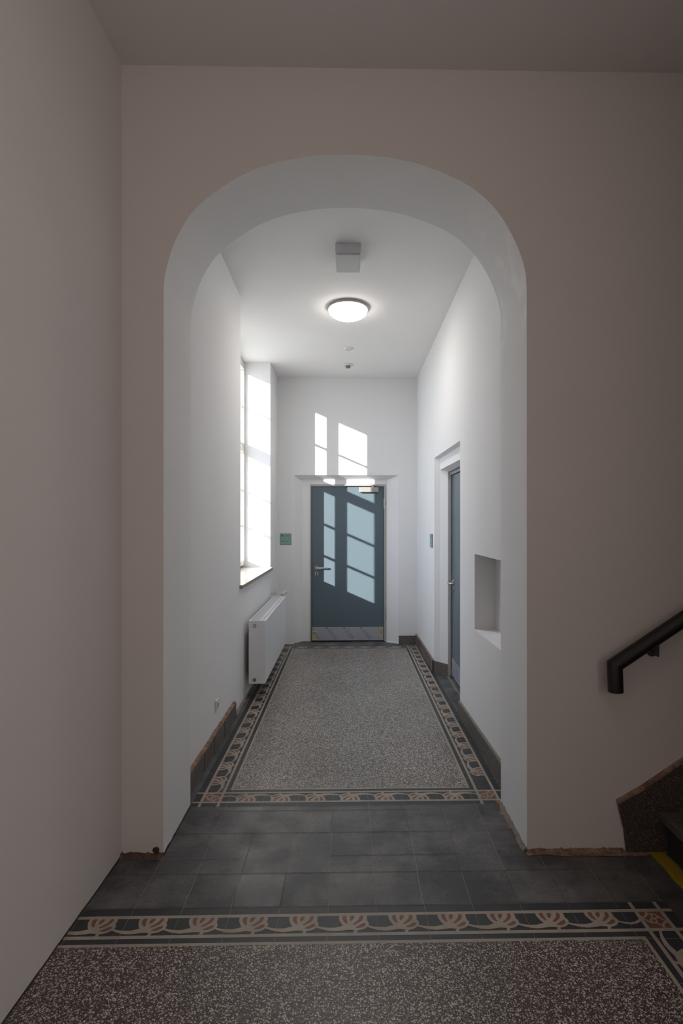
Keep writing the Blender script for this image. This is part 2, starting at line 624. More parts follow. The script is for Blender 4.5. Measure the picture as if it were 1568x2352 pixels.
# lotus motif traced on one 20 cm tile
def tm(p):
    x, y = p
    s = 705 + (y - 100) * .325
    w = 860 + (y - 100) * .09
    return ((x - s) / w * .2, (y - 140) / 308 * .089)
LOT = [(912, 138), (935, 200), (985, 262), (1045, 318), (1090, 350), (1120, 385), (1190, 398), (1250, 404), (1300, 412), (1350, 412), (1430, 392), (1478, 355),
       (1495, 312), (1480, 270), (1432, 222), (1425, 180), (1395, 138)]
ARC = [(558, 288), (620, 325), (700, 345), (800, 356), (930, 356), (1045, 325), (1110, 345), (1200, 398), (1150, 398), (1060, 412), (940, 424), (810, 410), (700, 382), (570, 342)]
PET = [[(985, 142), (1050, 142), (1062, 190), (1112, 275), (1100, 285), (1070, 270), (1020, 230), (990, 185)],
       [(1125, 145), (1180, 143), (1197, 175), (1180, 220), (1155, 240), (1130, 210), (1118, 175)],
       [(1285, 142), (1320, 140), (1350, 170), (1345, 230), (1300, 275), (1250, 307), (1210, 297), (1255, 250), (1282, 200)],
       [(1280, 358), (1330, 320), (1390, 280), (1425, 285), (1440, 320), (1410, 348), (1350, 368)]]
STEM = [(1285, 398), (1335, 400), (1338, 452), (1276, 452)]
LOT, ARC, STEM = [tm(p) for p in LOT], [tm(p) for p in ARC], [tm(p) for p in STEM]
PET = [spline_closed([tm(p) for p in q], 3) for q in PET]
LOT = LOT[:1] + spline(LOT[1:-1], 3) + LOT[-1:]

T0, T1, T2, T3, T4 = .040, .056, .145, .161, .186          # across a 20 cm border tile, outer edge = 0

def border(o, along, inward, n, skip_motif=(), ext=(.2, .2), dz=0.0):
    """o = outer corner start of the straight run (outer tile edge); n tiles"""
    a, i = Vector(along), Vector(inward)
    def W(u, v):
        p = Vector(o) + a * u + i * v
        return (p.x, p.y)
    L = n * .2
    def strip(u0, u1, v0, v1, z, mi):
        fpoly([W(u0, v0), W(u1, v0), W(u1, v1), W(u0, v1)], z, mi)
    e0, e1 = ext
    strip(0, L, 0, .2, Z1 - (.0001 if e1 > .2 else 0), 1)
    strip(-min(e0, .2), L + e1, T0, T1, Z2 + dz, 2)
    strip(-min(e0, .2), L + e1, T2, T3, Z2 + dz, 2)
    strip(-.0139 if e0 else 0, L + (e1 - .2 + .0139 if e1 else 0), T4, .2, Z2 + dz, 2)
    k = 0
    while (k + .55) * .2 < L:
        if k not in skip_motif:
            sh = lambda P: [W(u + k * .2, v + T1) for u, v in P]
            fpoly(sh(LOT), Z2 + .00012, 2)
            fpoly(sh(ARC), Z2 + .00018, 2)
            fpoly(sh(STEM), Z2 + .00024, 2)
            for q in PET:
                fpoly(sh(q), Z3, 3)
        k += 1
    # closing arc into the next rosette
    if abs(k * .2 - L) < .03:
        up = [(-.048, .040), (-.020, .053), (.006, .058), (.030, .053), (.048, .043), (.060, .032)]
        lo = [(u + .004, v + .0105) for u, v in up[::-1]]
        fpoly([W(u + k * .2, v + T1) for u, v in up + lo], Z2 + .0003, 2)
    k = 0
    while k * .2 <= L + .001:
        w = .0008
        strip(k * .2 - w, k * .2 + w, 0, .2, Z4, 4)
        k += 1

def rosette(ox, oy, sx, sy):
    """corner square; (ox,oy) = outer tile corner, sx/sy point inward"""
    def W(u, v): return (ox + sx * (T1 + u), oy + sy * (T1 + v))
    s = T2 - T1
    frect(min(ox, ox + sx * .2), max(ox, ox + sx * .2), min(oy, oy + sy * .2), max(oy, oy + sy * .2), Z1, 1)
    fpoly([W(0, 0), W(s, 0), W(s, s), W(0, s)], Z2 + .0001, 3)
    zc = [Z3 + .0001]
    def stroke(pts, w=.0055):
        pts = [Vector(p) for p in spline(pts, 5)]
        pts = [p for i, p in enumerate(pts) if i == 0 or (p - pts[i - 1]).length > 1e-5]
        zc[0] += .00005
        A_, B_ = [], []
        for i, p in enumerate(pts):
            d = (pts[min(i + 1, len(pts) - 1)] - pts[max(i - 1, 0)])
            if d.length < 1e-7:
                d = pts[1] - pts[0]
            n_ = Vector((-d.y, d.x)).normalized() * w
            for L_, q in ((A_, p + n_), (B_, p - n_)):
                x, y = W(min(max(q.x, 0), s), min(max(q.y, 0), s))
                L_.append(bmf.verts.new((x, y + SHR * x, zc[0])))
        for i in range(len(A_) - 1):
            f = bmf.faces.new((A_[i], A_[i + 1], B_[i + 1], B_[i]))
            f.material_index = 2
            f.normal_update()
            if f.normal.z < 0:
                f.normal_flip()
    # quarter rings at two opposite corners, two linked rings and two S-curves between
    def F(*pts):                        # fractions: x from the far side, y from the outer edge
        return [((1 - x) * s, y * s) for x, y in pts]
    for (cx, cy, a0) in ((s, 0, 90), (0, s, -90)):
        stroke([(cx + .031 * math.cos(R(a0 + t)), cy + .031 * math.sin(R(a0 + t))) for t in range(0, 91, 15)], .0042)
    for fx, fy in ((.60, .30), (.42, .57)):
        stroke(F(*[(fx + .125 * math.cos(R(t)), fy + .125 * math.sin(R(t))) for t in range(0, 361, 30)]), .0034)
    stroke(F((.26, .10), (.45, .15), (.60, .17), (.74, .28), (.84, .48), (1, .66)), .0036)
    stroke(F((0, .40), (.16, .60), (.30, .70), (.44, .71), (.58, .82), (.72, 1)), .0036)

# corridor field
cx0, cx1, cy0, cy1 = -.685, .715, 3.240, 6.74
frect(cx0, cx1, cy0, cy1, Z1, 9)
border((cx1 + 0, cy0 - .2), (-1, 0), (0, 1), 7)                       # near side
border((cx0, cy1 + .2), (1, 0), (0, -1), 7)                            # far side
border((cx0 - .2, cy0), (0, 1), (1, 0), 17.5, dz=.00006)               # left side
border((cx1 + .2, cy0 + 3.5), (0, -1), (-1, 0), 17.5, dz=.00006)       # right side
for ox, oy, sx, sy in ((cx0 - .2, cy0 - .2, 1, 1), (cx1 + .2, cy0 - .2, -1, 1), (cx0 - .2, cy1 + .2, 1, -1), (cx1 + .2, cy1 + .2, -1, -1)):
    rosette(ox, oy, sx, sy)
# hall field
hx1, hy1 = 1.133, 2.046
frect(HX0, hx1, HY0, hy1, Z1, 5)
frect(hx1 - .1, hx1, hy1, hy1 + .2, Z1, 1)
border((hx1 - .2 * 12 - .015, hy1 + .2), (1, 0), (0, -1), 12, ext=(.0, .215))
border((hx1 + .2, hy1), (0, -1), (-1, 0), 20, ext=(.2, 0), dz=.00006)
rosette(hx1 + .2, hy1 + .2, -1, -1)

# joints of the plain dark tiles
def seamx(x, y0, y1, mi=4, w=.0011):
    frect(x - w, x + w, y0, y1, Z4, mi)
def seamy(y, x0, x1, mi=4, w=.0010):
    frect(x0, x1, y - w, y + w, Z4 + .0001, mi)
k = 0
for i in range(-5, 22):
    x = .117 + .2 * i
    top = 3.04 if -.88 < x < .86 else 2.60
    if x > HX0 + .02:
        seamx(x + random.uniform(-.003, .003), 2.246, 2.462, 4 if random.random() < .75 else 6)
        if -.9 < x < 1.5 or x >= .86:
            seamx(x + random.uniform(-.004, .004), 2.462, min(top, 2.780), 4 if random.random() < .6 else 6)
        if top > 3:
            seamx(x + random.uniform(-.005, .005), 2.780, 3.045, 4 if random.random() < .5 else 6)
seamy(2.248, HX0, HX1, 6)
seamy(2.462, HX0, HX1, 6)
seamy(2.572, -.95, -.55, 4)
seamy(2.586, -.1, .55, 6, .001)
seamy(2.780, -.887, .868, 6)
seamy(2.992, -.887, .868, 6)
seamy(3.040, -.887, .868, 4, .0006)
for i in range(18):                     # tiles along the corridor walls
    y = 3.24 + .2 * i
    seamy(y, cx1 + .2, RX(y) + (.09 if 4.5 < y < 5.7 else 0), 4, .001)
    seamy(y, LX(y), cx0 - .2, 4, .001)
seamx(cx1 + .2, 3.24, 6.9, 4, .0012)
seamx(cx0 - .2, 3.24, 6.9, 4, .0012)
for i in range(5):                      # threshold of the far door
    seamx(-.48 + .2 * i, 6.945, 7.15, 4, .0012)
# strips of grey mortar left where threshold and skirtings met
def rag(x0, y0, x1, y1, w, mi, n=26, z=Z4 + .0002):
    A, B = Vector((x0, y0)), Vector((x1, y1))
    d = (B - A).normalized()
    nn = Vector((-d.y, d.x))
    up = [A.lerp(B, i / n) + nn * w * random.uniform(.55, 1.2) for i in range(n + 1)]
    lo = [A.lerp(B, i / n) for i in range(n + 1)]
    for i in range(n):
        fpoly([tuple(lo[i]), tuple(lo[i + 1]), tuple(up[i + 1]), tuple(up[i])], z, mi)
rag(.868, 2.60, .868, 3.08, .030, 7)
rag(3.0, AY0, .86, AY0, .045, 7)
rag(.925, 5.70, 1.03, 5.565, -.012, 8)
rag(1.035, 4.62, 1.035, 5.55, .02, 8)
floor = obj('floor', bmf, [SLAB, INK, CREAM, RUST, SEAM, TERR, SEAMD, MORTAR, GREYM, TERR2])
struct(floor)

# ------------------------------------------------------------------ skirtings and broken mortar edges
def rubble(name, pts, w, h, side, mat, n=70, jag=.5, dark=False):
    """irregular ridge of mortar: pts = polyline at the wall foot, side = which way it spreads"""
    bm = BM()
    P = []
    tot = sum((Vector(b) - Vector(a)).length for a, b in zip(pts, pts[1:]))
    for a, b in zip(pts, pts[1:]):
        a, b = Vector(a), Vector(b)
        m = max(2, int(n * (b - a).length / tot))
        for i in range(m + 1):
            P.append((a.lerp(b, i / m), (b - a).normalized()))
    rings = []
    fw = fh = 1.0
    for p, d in P:
        nn = Vector((-d.y, d.x)) * side
        fw = .7 * fw + .3 * random.uniform(1 - jag * 1.4, 1 + jag * .9)
        fh = .6 * fh + .4 * random.uniform(1 - jag * 1.4, 1 + jag * .9)
        ww, hh = w * fw, h * fh
        rings.append([bm.verts.new((p.x, p.y, 0)), bm.verts.new((p.x, p.y, hh * 1.15)),
                      bm.verts.new((p.x + nn.x * ww * .35, p.y + nn.y * ww * .35, hh)),
                      bm.verts.new((p.x + nn.x * ww * .75, p.y + nn.y * ww * .75, hh * random.uniform(.3, .6))),
                      bm.verts.new((p.x + nn.x * ww, p.y + nn.y * ww, .0))])
    for a, b in zip(rings, rings[1:]):
        for k in range(4):
            bm.faces.new((a[k], b[k], b[k + 1], a[k + 1]))
    bm.faces.new(rings[0]); bm.faces.new(rings[-1][::-1])
    return struct(obj(name, bm, mat))

# left-hand corridor skirting: dark stone with raw mortar ledge on top
bm = BM()
y0, y1 = AY1 + .01, 4.425
th, hh = .022, .118
n = 24
for i in range(n):
    a, b = y0 + (y1 - y0) * i / n, y0 + (y1 - y0) * (i + 1) / n
    prism(bm, [(LX(a), a), (LX(b), b), (LX(b) + th, b), (LX(a) + th, a)], 2, 0, hh)
bmesh.ops.remove_doubles(bm, verts=bm.verts, dist=1e-5)
sk = struct(obj('baseboard_left', bm, STONE))
bm = BM()
n = 60
pr = None
rings = []
for i in range(n + 1):
    y = y0 + (y1 - y0) * i / n
    t0 = .003 * random.random()
    rings.append([bm.verts.new(v) for v in ((LX(y), y, hh), (LX(y) + th - t0 - .001, y, hh), (LX(y) + th - .004 - t0, y, hh + .008 + random.uniform(-.002, .003)), (LX(y), y, hh + .016 + random.uniform(-.004, .004)))])
for a, b in zip(rings, rings[1:]):
    for k in range(4):
        bm.faces.new((a[k], b[k], b[(k + 1) % 4], a[(k + 1) % 4]))
bm.faces.new(rings[0]); bm.faces.new(rings[-1][::-1])
o = obj('mortar_ledge', bm, MORTAR, sk)
o['label'] = 'raw brown mortar ledge'
# joints between the skirting pieces
for y in (3.47, 3.72, 4.02):
    o = boxo('joint', LX(y) + th - .002, LX(y) + th + .0015, y - .0025, y + .0025, 0, hh, GAP, sk)

# right-hand corridor skirting, near part
def skirt(name, a, b, h, dz=0):
    bm = BM()
    prism(bm, [(RX(a) - th, a), (RX(b) - th, b), (RX(b), b), (RX(a), a)], 2, 0, h)
    for v in bm.verts:
        if v.co.z > .01:
            v.co.z += (v.co.y - a) * dz
    o = struct(obj(name, bm, STONE))
    bm = BM()
    prism(bm, [(RX(a) - th * .8, a), (RX(b) - th * .8, b), (RX(b), b), (RX(a), a)], 2, h, h + .006)
    for v in bm.verts:
        v.co.z += (v.co.y - a) * dz
    m = obj('mortar_ledge', bm, GREYM if dz else MORTAR, o)
    return o
skirt('baseboard_right', AY1 + .01, 4.455, .135, -.018)
skirt('baseboard_right', 5.71, CY, .120)
# end-wall piece and the piece inside the side door recess
struct(boxo('baseboard_end', .660, RX(CY) - .02, CY - .02, CY, 0, .105, STONE))
bm = BM()
prism(bm, [(RX(5.71), 5.700), (RX(5.66) + .114, 5.562), (RX(5.66) + .114, 5.580), (RX(5.71), 5.722)], 2, 0, .118)
for v in bm.verts:
    v.co.y -= .004
struct(obj('baseboard_recess', bm, STONE))

rubble('trim_1', [(HX0 + .012, AY0), (-.885, AY0)], .034, .014, -1, DMORT, 60)
rubble('trim_2', [(.868, AY0), (1.34, AY0)], .024, .012, -1, MORTAR, 130)
rubble('trim_3', [(.868, AY1 - .02), (.868, AY0 + .0)], .022, .016, -1, GREYM, 50)
rubble('trim_4', [(-.887, AY0), (-.887, AY1)], .008, .008, -1, GAP, 50)
rubble('trim_5', [(HL(-1.5), -1.5), (HL(AY0), AY0)], .006, .005, -1, GAP, 120)
rubble('trim_6', [(LX(4.4), 4.4), (LX(4.85), 4.85)], .022, .014, -1, GREYM, 40)
rubble('trim_7', [(LX(4.85), 4.85), (LX(CY), CY)], .012, .008, -1, GREYM, 60)
rubble('trim_8', [(-.700, CY), (-.605, CY + .125), (-.503, CY + .125)], .012, .010, -1, GREYM, 30)
rubble('trim_9', [(.502, CY + .125), (.509, CY + .125), (.660, CY)], .010, .007, -1, WALL, 30)
# broken plaster knob at the left foot of the arch wall
bm = BM()
bmesh.ops.create_icosphere(bm, subdivisions=3, radius=.015, matrix=Matrix.Translation((-.92, AY0 - .002, .026)))
for v in bm.verts:
    v.co += Vector((random.uniform(-1, 1), random.uniform(-1, 1), random.uniform(-1, 1))) * .003
    v.co.y = AY0 + (v.co.y - AY0) * .5
struct(obj('trim_10', bm, GAP, smooth=60))

# ------------------------------------------------------------------ doors
def door(rootname, T, w, h, mirror, frame_mat, film_marks):
    """leaf lies in local XZ, x 0..w from the lock side to the hinges, front towards -Y. T = object matrix"""
    bm = BM()
    box(bm, .004, w - .004, 0, .05, .008, h - .004)
    leaf = struct(obj(rootname, bm, DOOR, bevel=.0015))
    leaf.matrix_world = T
    bm = BM()                            # steel frame
    f0, f1 = .0185, .016
    prism(bm, [(-f0, 0), (-.001, 0), (-.001, h + .001), (w + .001, h + .001), (w + .001, 0), (w + .028, 0), (w + .028, h + .030), (-f0, h + .030)], 1, -f1, .07)
    obj('door_frame', bm, frame_mat, leaf, bevel=.002)
    bm = BM()
    prism(bm, [(-.001, 0), (.006, 0), (.006, h - .006), (w - .006, h - .006), (w - .006, 0), (w + .001, 0), (w + .001, h + .001), (-.001, h + .001)], 1, .008, .055)
    obj('door_seal', bm, RUBBER, leaf)
    # lever handle
    hx, hz = .068, .975
    bm = BM()
    cyl(bm, (hx, 0, hz), (0, -1, 0), .0265, .009, 32)
    ro = obj('lever_handle', bm, STEEL, leaf, 40)
    bm = BM()
    tube(bm, [(hx, -.008, hz), (hx, -.050, hz), (hx + .012, -.060, hz), (hx + .125, -.060, hz), (hx + .138, -.052, hz), (hx + .140, -.030, hz)], .0095, 14)
    obj('lever', bm, STEEL, ro, 50)
    bm = BM()                            # keyhole rose
    cyl(bm, (hx, 0, hz - .076), (0, -1, 0), .0265, .009, 32)
    es = obj('keyhole_rose', bm, STEEL, leaf, 40)
    bm = BM()
    cyl(bm, (hx, -.009, hz - .069), (0, -1, 0), .0085, .002, 20)
    box(bm, hx - .005, hx + .005, -.011, -.009, hz - .094, hz - .069)
    obj('lock_cylinder', bm, RUBBER, es)
    for z in (1.764, .297):         # hinges
        bm = BM()
        cyl(bm, (w + .004, -.024, z), (0, 0, 1), .008, .13, 16)
        box(bm, w + .004, w + .020, -.021, -.018, z - .005, z + .135)
        hg = obj('hinge', bm, STEEL, leaf, 40)
        bm = BM()
        box(bm, w + .008, w + .014, -.0225, -.021, z + .02, z + .11)
        obj('hinge_slot', bm, PLUG, hg)
    # kick plate with its printed protective film
    bm = BM()
    kh = .19
    box(bm, .008, w - .008, -.003, 0, .012, kh)
    kp = obj('kick_plate', bm, KICK, leaf)
    bm = BM()
    step = .2235 * w / .94
    for k in range(5):
        cx = .013 + step * (k - .12) + .02
        cxx = .200 * w / .94 + step * (k - 1)
        if .01 < cxx < w - .06:
            cyl(bm, (cxx, -.003, kh - .014), (0, -1, 0), .011, .0006, 16, mi=1)
        for r_ in range(2):              # two slanting rows of tiny lettering
            L = .155
            a = Vector((cxx + .012 + r_ * .024, kh - .046 + r_ * .012))
            if k == 0 or True:
                d = Vector((.70, -.82)).normalized()
                nrm = Vector((-d.y, d.x))
                t = 0
                while t < L:
                    s_ = random.choice((.003, .004, .005))
                    p = a + d * t
                    q = a + d * (t + s_)
                    hw_ = random.choice((.003, .004, .0048))
                    pp = [p - nrm * hw_, q - nrm * hw_, q + nrm * hw_, p + nrm * hw_]
                    if all(.009 < v.x < w - .009 and .013 < v.y < kh - .002 for v in pp):
                        poly(bm, [(v.x, -.0036, v.y) for v in pp], 0)
                    t += s_ + (.0012 if random.random() < .85 else .005)
    fp = obj('film_print', bm, [BLUEP, CYANP], kp)
    fp['label'] = 'blue slanting print and dots on the protective film'
    bm = BM()
    for (a, b, z0_, z1_, sl) in film_marks:
        prism(bm, [(a, z0_), (b, z0_ + sl), (b - .004, z1_ + sl), (b - .03, z1_ + sl + .002), (a, z1_)], 1, -.0048, -.003)
    o = obj('tape_scrap', bm, YELT, kp)
    o['label'] = 'scraps of yellow tape on the kick plate'
    return leaf

w1 = .960
d1 = door('door_1', Matrix.Translation((-.485, CY + .129, .006)), w1, 2.052, False, FRAME,
          [(.010, .082, .128, .146, -.008), (.010, .056, .064, .080, .0), (.010, .084, .020, .036, .0), (w1 - .068, w1 - .010, .160, .178, 0), (w1 - .108, w1 - .010, .085, .102, -.026)])
d1['label'] = 'blue-grey door with a closer at the end of the corridor'
# overhead closer
bm = BM()
box(bm, .634, .888, -.052, 0, 2.052 - .075, 2.052 - .012)
cl = obj('door_closer', bm, SILV, d1, bevel=.003)
bm = BM()
box(bm, .427, .848, -.040, -.018, 2.052 + .006, 2.052 + .026)
cyl(bm, (.815, -.028, 2.052 - .014), (0, 0, 1), .013, .022, 20)
cyl(bm, (.437, -.030, 2.052 + .002), (0, 0, 1), .010, .006, 16)
obj('closer_arm', bm, SILV, cl, bevel=.002)

# side door in the right wall: front faces -X, lock side is the far side
w2 = .93
M2 = Matrix.Translation((1.072, 5.535, .006)) @ Matrix.Rotation(R(-90), 4, 'Z')
d2 = door('door_2', M2, w2, 2.068, False, FRAMED,
          [(.010, .050, .150, .176, 0), (.010, .030, .050, .085, 0)])
d2['label'] = 'blue-grey door seen edge-on in the right-hand recess'

# ------------------------------------------------------------------ window
fz0, fz1 = SZ + .06, 3.455
bm = BM()
def fbox(y0, y1, z0, z1, x0=-1.304, x1=FX):
    box(bm, x0, x1, y0, y1, z0, z1)
fbox(WIN_N, WIN_N + .044, fz0, fz1)
fbox(WY1 - .024, WY1, fz0, fz1)
fbox(WIN_N + .044, WY1 - .024, fz0, fz0 + .04)
fbox(WIN_N + .044, WY1 - .024, 3.41, fz1 + .03)
fbox(WIN_N + .044, WY1 - .024, 2.435, 2.50)
fbox(5.718, 5.783, fz0 + .04, 3.41)
win = struct(obj('window_1', bm, WINF, bevel=.003))
def sash(name, a, b, z0, z1, bars):
    bm = BM()
    t = .024
    xa, xb = -1.300, -1.225
    box(bm, xa, xb, a, a + t, z0, z1)
    box(bm, xa, xb, b - t, b, z0, z1)
    box(bm, xa, xb, a + t, b - t, z0, z0 + t)
    box(bm, xa, xb, a + t, b - t, z1 - t, z1)
    s = obj(name, bm, WINF, win, bevel=.002)
    for z in bars:
        bm = BM()
        box(bm, -1.282, -1.248, a + t, b - t, z - .011, z + .011)
        obj('glazing_bar', bm, WINF, s)
    bm = BM()
    box(bm, -1.268, -1.264, a + t, b - t, z0 + t, z1 - t)
    obj('pane', bm, GLASS, s)
    return s
for a, b in ((5.154, 5.718), (5.783, 6.406)):
    sash('sash', a, b, fz0 + .04, 2.435, (1.548, 1.967))
    sash('sash', a, b, 2.50, 3.41, (2.957,))
bm = BM()                                # sill board
so = .028
prism(bm, [(LX(WY0) + so, WY0 - .045), (LX(WY1) + so, WY1 + .035), (LX(WY1), WY1 + .035), (LX(WY1), WY1), (-1.304, WY1), (-1.304, WIN_N), (LX(WY0), WY0), (LX(WY0), WY0 - .045)], 2, SZ, SZ + .030)
bm.faces.ensure_lookup_table()
for f in bm.faces:
    if abs(f.calc_center_median().z - (SZ + .015)) < .003:
        f.material_index = 1
bmesh.ops.triangulate(bm, faces=[f for f in bm.faces if len(f.verts) > 4], ngon_method='EAR_CLIP')
obj('window_sill', bm, [SILL, SILLE], win)
bm = BM()
box(bm, XO - .04, -1.30, WIN_N, WY1, SZ, fz0)
obj('outer_sill', bm, SILLE, win)
# added window frame around the hall light, unseen behind the camera
bm = BM()
for a, b, c_, d in ((-1.46, -1.40, 1.04, 2.86), (-.10, -.04, 1.04, 2.86), (-.785, -.715, 1.10, 2.80)):
    box(bm, 1.742, 1.78, a, b, c_, d)
box(bm, 1.742, 1.78, -1.40, -.10, 1.04, 1.10)
box(bm, 1.742, 1.78, -1.40, -.10, 2.80, 2.86)
struct(obj('added_window', bm, WINF, bevel=.003))
# unseen ground outside, added pale to bounce sun up to the ceiling
bm = BM()
box(bm, -60, XO - .3, -50, 60, -.9, -.8)
g = struct(obj('ground', bm, GRAV))

# ------------------------------------------------------------------ radiator
ry0, ry1, rx0, rx1, rz0, rz1 = 4.845, 6.425, -.889, -.740, .145, .708
rad = thing('radiator', ((rx0 + rx1) / 2, (ry0 + ry1) / 2, rz0), 'white flat-panel radiator mounted low on the left wall under the tall window', 'radiator')
def rb(name, x0, x1, y0, y1, z0, z1, mat, par=None, bevel=0):
    bm = BM()
    p = rad.location
    box(bm, x0 - p.x, x1 - p.x, y0 - p.y, y1 - p.y, z0 - p.z, z1 - p.z)
    return obj(name, bm, mat, par or rad, bevel=bevel)
rb('front_panel', rx1 - .012, rx1, ry0 + .004, ry1 - .004, rz0 + .004, rz1 - .012, RADW, bevel=.003)
rb('rear_panel', rx0, rx0 + .012, ry0 + .004, ry1 - .004, rz0 + .004, rz1 - .012, RADW, bevel=.002)
rb('core', rx0 + .030, rx1 - .030, ry0 + .010, ry1 - .010, rz0 + .03, rz1 - .05, RADD)
for y in (ry0, ry1 - .004):
    s = rb('side_panel', rx0 + .002, rx1 - .001, y, y + .004, rz0, rz1 - .004, RADW, bevel=.001)
    if y == ry0:
        for z, m_ in ((rz1 - .045, WPL), (rz0 + .035, SILLE)):
            bm = BM()
            p = rad.location
            cyl(bm, (rx0 + .052 - p.x, y - p.y, z - p.z), (0, -1, 0), .0155, .006, 28, mi=0)
            cyl(bm, (rx0 + .052 - p.x, y - .006 - p.y, z - p.z), (0, -1, 0), .0105, .003, 24, mi=1)
            obj('end_plug', bm, [PLUG, m_], s, 40)
bm = BM()                                # top grille: frame, centre strip, fine slats
p = rad.location
def gb(x0, x1, y0, y1, z0, z1, mi=0):
    box(bm, x0 - p.x, x1 - p.x, y0 - p.y, y1 - p.y, z0 - p.z, z1 - p.z, mi)
gb(rx0, rx0 + .008, ry0 - .001, ry1 + .001, rz1 - .010, rz1)
gb(rx1 - .009, rx1 + .001, ry0 - .001, ry1 + .001, rz1 - .010, rz1)
gb(rx0 + .094, rx0 + .108, ry0, ry1, rz1 - .006, rz1)
for y in (ry0 - .001, ry1 - .007):
    gb(rx0 + .008, rx1 - .009, y, y + .008, rz1 - .010, rz1)
y = ry0 + .012
while y < ry1 - .012:
    gb(rx0 + .008, rx1 - .009, y, y + .0035, rz1 - .007, rz1 - .002)
    y += .0075
obj('top_grille', bm, RADW, rad)
rb('grille_bed', rx0 + .008, rx1 - .010, ry0 + .008, ry1 - .008, rz1 - .022, rz1 - .014, RADD)
for y in (ry0 + .2, ry1 - .2):           # wall brackets
    bm = BM()
    gb(LX(y) + .001, rx0 + .002, y - .015, y + .015, rz0 + .06, rz1 - .06)
    obj('wall_bracket', bm, RADW, rad)
# thermostatic valve and pipe at the far end
bm = BM()
v0 = Vector((-.83, ry1 + .035, rz1 + .012)) - p
tube(bm, [Vector((LX(6.452), 6.452, .735)) - p, Vector((-.80, 6.452, .735)) - p], .008, 12)
cyl(bm, Vector((-.80, 6.452, .735)) - p, (1, 0, 0), .014, .03, 20)
tube(bm, [Vector((-.785, 6.452, .735)) - p, Vector((-.785, 6.452, .655)) - p, Vector((-.785, ry1 - .002, .655)) - p], .008, 12)
vl = obj('valve', bm, STEEL, rad, 40)
bm = BM()
cyl(bm, Vector((-.770, 6.452, .735)) - p, (.75, 0, .66), .019, .050, 24, .023)
obj('thermostat_head', bm, WPL, vl, 40)

# ------------------------------------------------------------------ socket on the left wall
sy, sz = 3.862, .292
so_ = thing('wall_socket', (LX(sy), sy, sz), 'single white power socket low on the left corridor wall above the stone skirting', 'socket')
bm = BM(); box(bm, 0, .010, -.040, .040, -.040, .040)
obj('cover_plate', bm, WPL, so_, bevel=.003)
bm = BM(); lathe(bm, [(.0235, .0), (.0235, .0045), (.0195, .0045), (.0190, -.0005), (0, -.0005)], seg=32)
bmesh.ops.rotate(bm, verts=bm.verts, cent=(0, 0, 0), matrix=Matrix.Rotation(R(90), 3, 'Y'))
for v in bm.verts: v.co.x += .0100
oo = obj('socket_well', bm, WPL, so_, 40)
bm = BM()
cyl(bm, (.0102, 0, 0), (1, 0, 0), .0185, .0008, 28)
obj('well_floor', bm, SOCKD, oo)

# ------------------------------------------------------------------ green room signs
def sign(root, P):
    """P(u,v,d): u right, v up from centre, d out of the wall"""
    def pb(bm, u0, u1, v0, v1, d0, d1, mi=0):
        a, b = Vector(P(u0, v0, d0)), Vector(P(u1, v1, d1))
        box(bm, min(a.x, b.x), max(a.x, b.x), min(a.y, b.y), max(a.y, b.y), min(a.z, b.z), max(a.z, b.z), mi)
    s = .0735
    bm = BM(); pb(bm, -s, s, -s, s, 0, .008); obj('sign_frame', bm, GRNE, root, bevel=.004)
    bm = BM(); pb(bm, -s + .006, s - .006, -s + .006, s - .006, .008, .0095); pn = obj('sign_face', bm, GRN, root)
    bm = BM()                            # the little pictogram
    pb(bm, -.056, -.044, .046, .058, .0095, .0100)
    pb(bm, -.044, -.032, .038, .060, .0095, .0100)
    pb(bm, -.056, -.044, .034, .040, .0095, .0100)
    obj('pictogram', bm, GRND, pn)
    bm = BM()
    pb(bm, -.020, .028, .0405, .0445, .0095, .0100)
    pb(bm, .028, .040, .038, .047, .0095, .0100)
    obj('arrow', bm, GRND, pn)
    bm = BM()
    pb(bm, -.045, -.031, -.0325, -.0235, .0095, .0100)
    pb(bm, -.031, .022, -.030, -.026, .0095, .0100)
    pb(bm, .022, .036, -.0325, -.0235, .0095, .0100)
    obj('arrow', bm, GRND, pn)
s1 = thing('wall_sign', (-.8095, CY, 1.3645), 'square mint-green sign on the end wall left of the far door', 'sign', None)
sign(s1, lambda u, v, d: (u, -d, v))
ys = 5.875
s2 = thing('wall_sign', (RX(ys), ys, 1.387), 'mint-green sign seen edge-on on the right wall beside the side-door recess', 'sign', None)
sign(s2, lambda u, v, d: (-d - .0, -u, v))

# ------------------------------------------------------------------ ceiling fittings
TILT = math.atan(-.0378)
cl_ = thing('ceiling_lamp', (0, 4.90, CZ(4.90)), 'round lit opal dome lamp glowing in the middle of the corridor ceiling', 'lamp')
cl_.rotation_euler.x = TILT
bm = BM(); lathe(bm, [(0, 0), (.182, 0), (.186, -.014), (.184, -.026), (.172, -.030), (0, -.030)]); obj('lamp_base', bm, SILV, cl_, 40)
bm = BM()
prof = [(0, -.026)] + [(.176 * math.cos(R(a)), -.028 - .078 * math.sin(R(a))) for a in range(0, 91, 6)]
prof[-1] = (0, prof[-1][1])
lathe(bm, prof, seg=64); obj('lamp_shade', bm, DOME, cl_, 60)

ld = bpy.data.lights.new('lamp_light', 'AREA')
ld.shape = 'DISK'
ld.size = .22
ld.energy = 7.5
ld.color = (1, .95, .90)
lo = bpy.data.objects.new('lamp_light', ld)
COL.objects.link(lo)
lo.parent = cl_
lo.location = (0, 0, -.108)

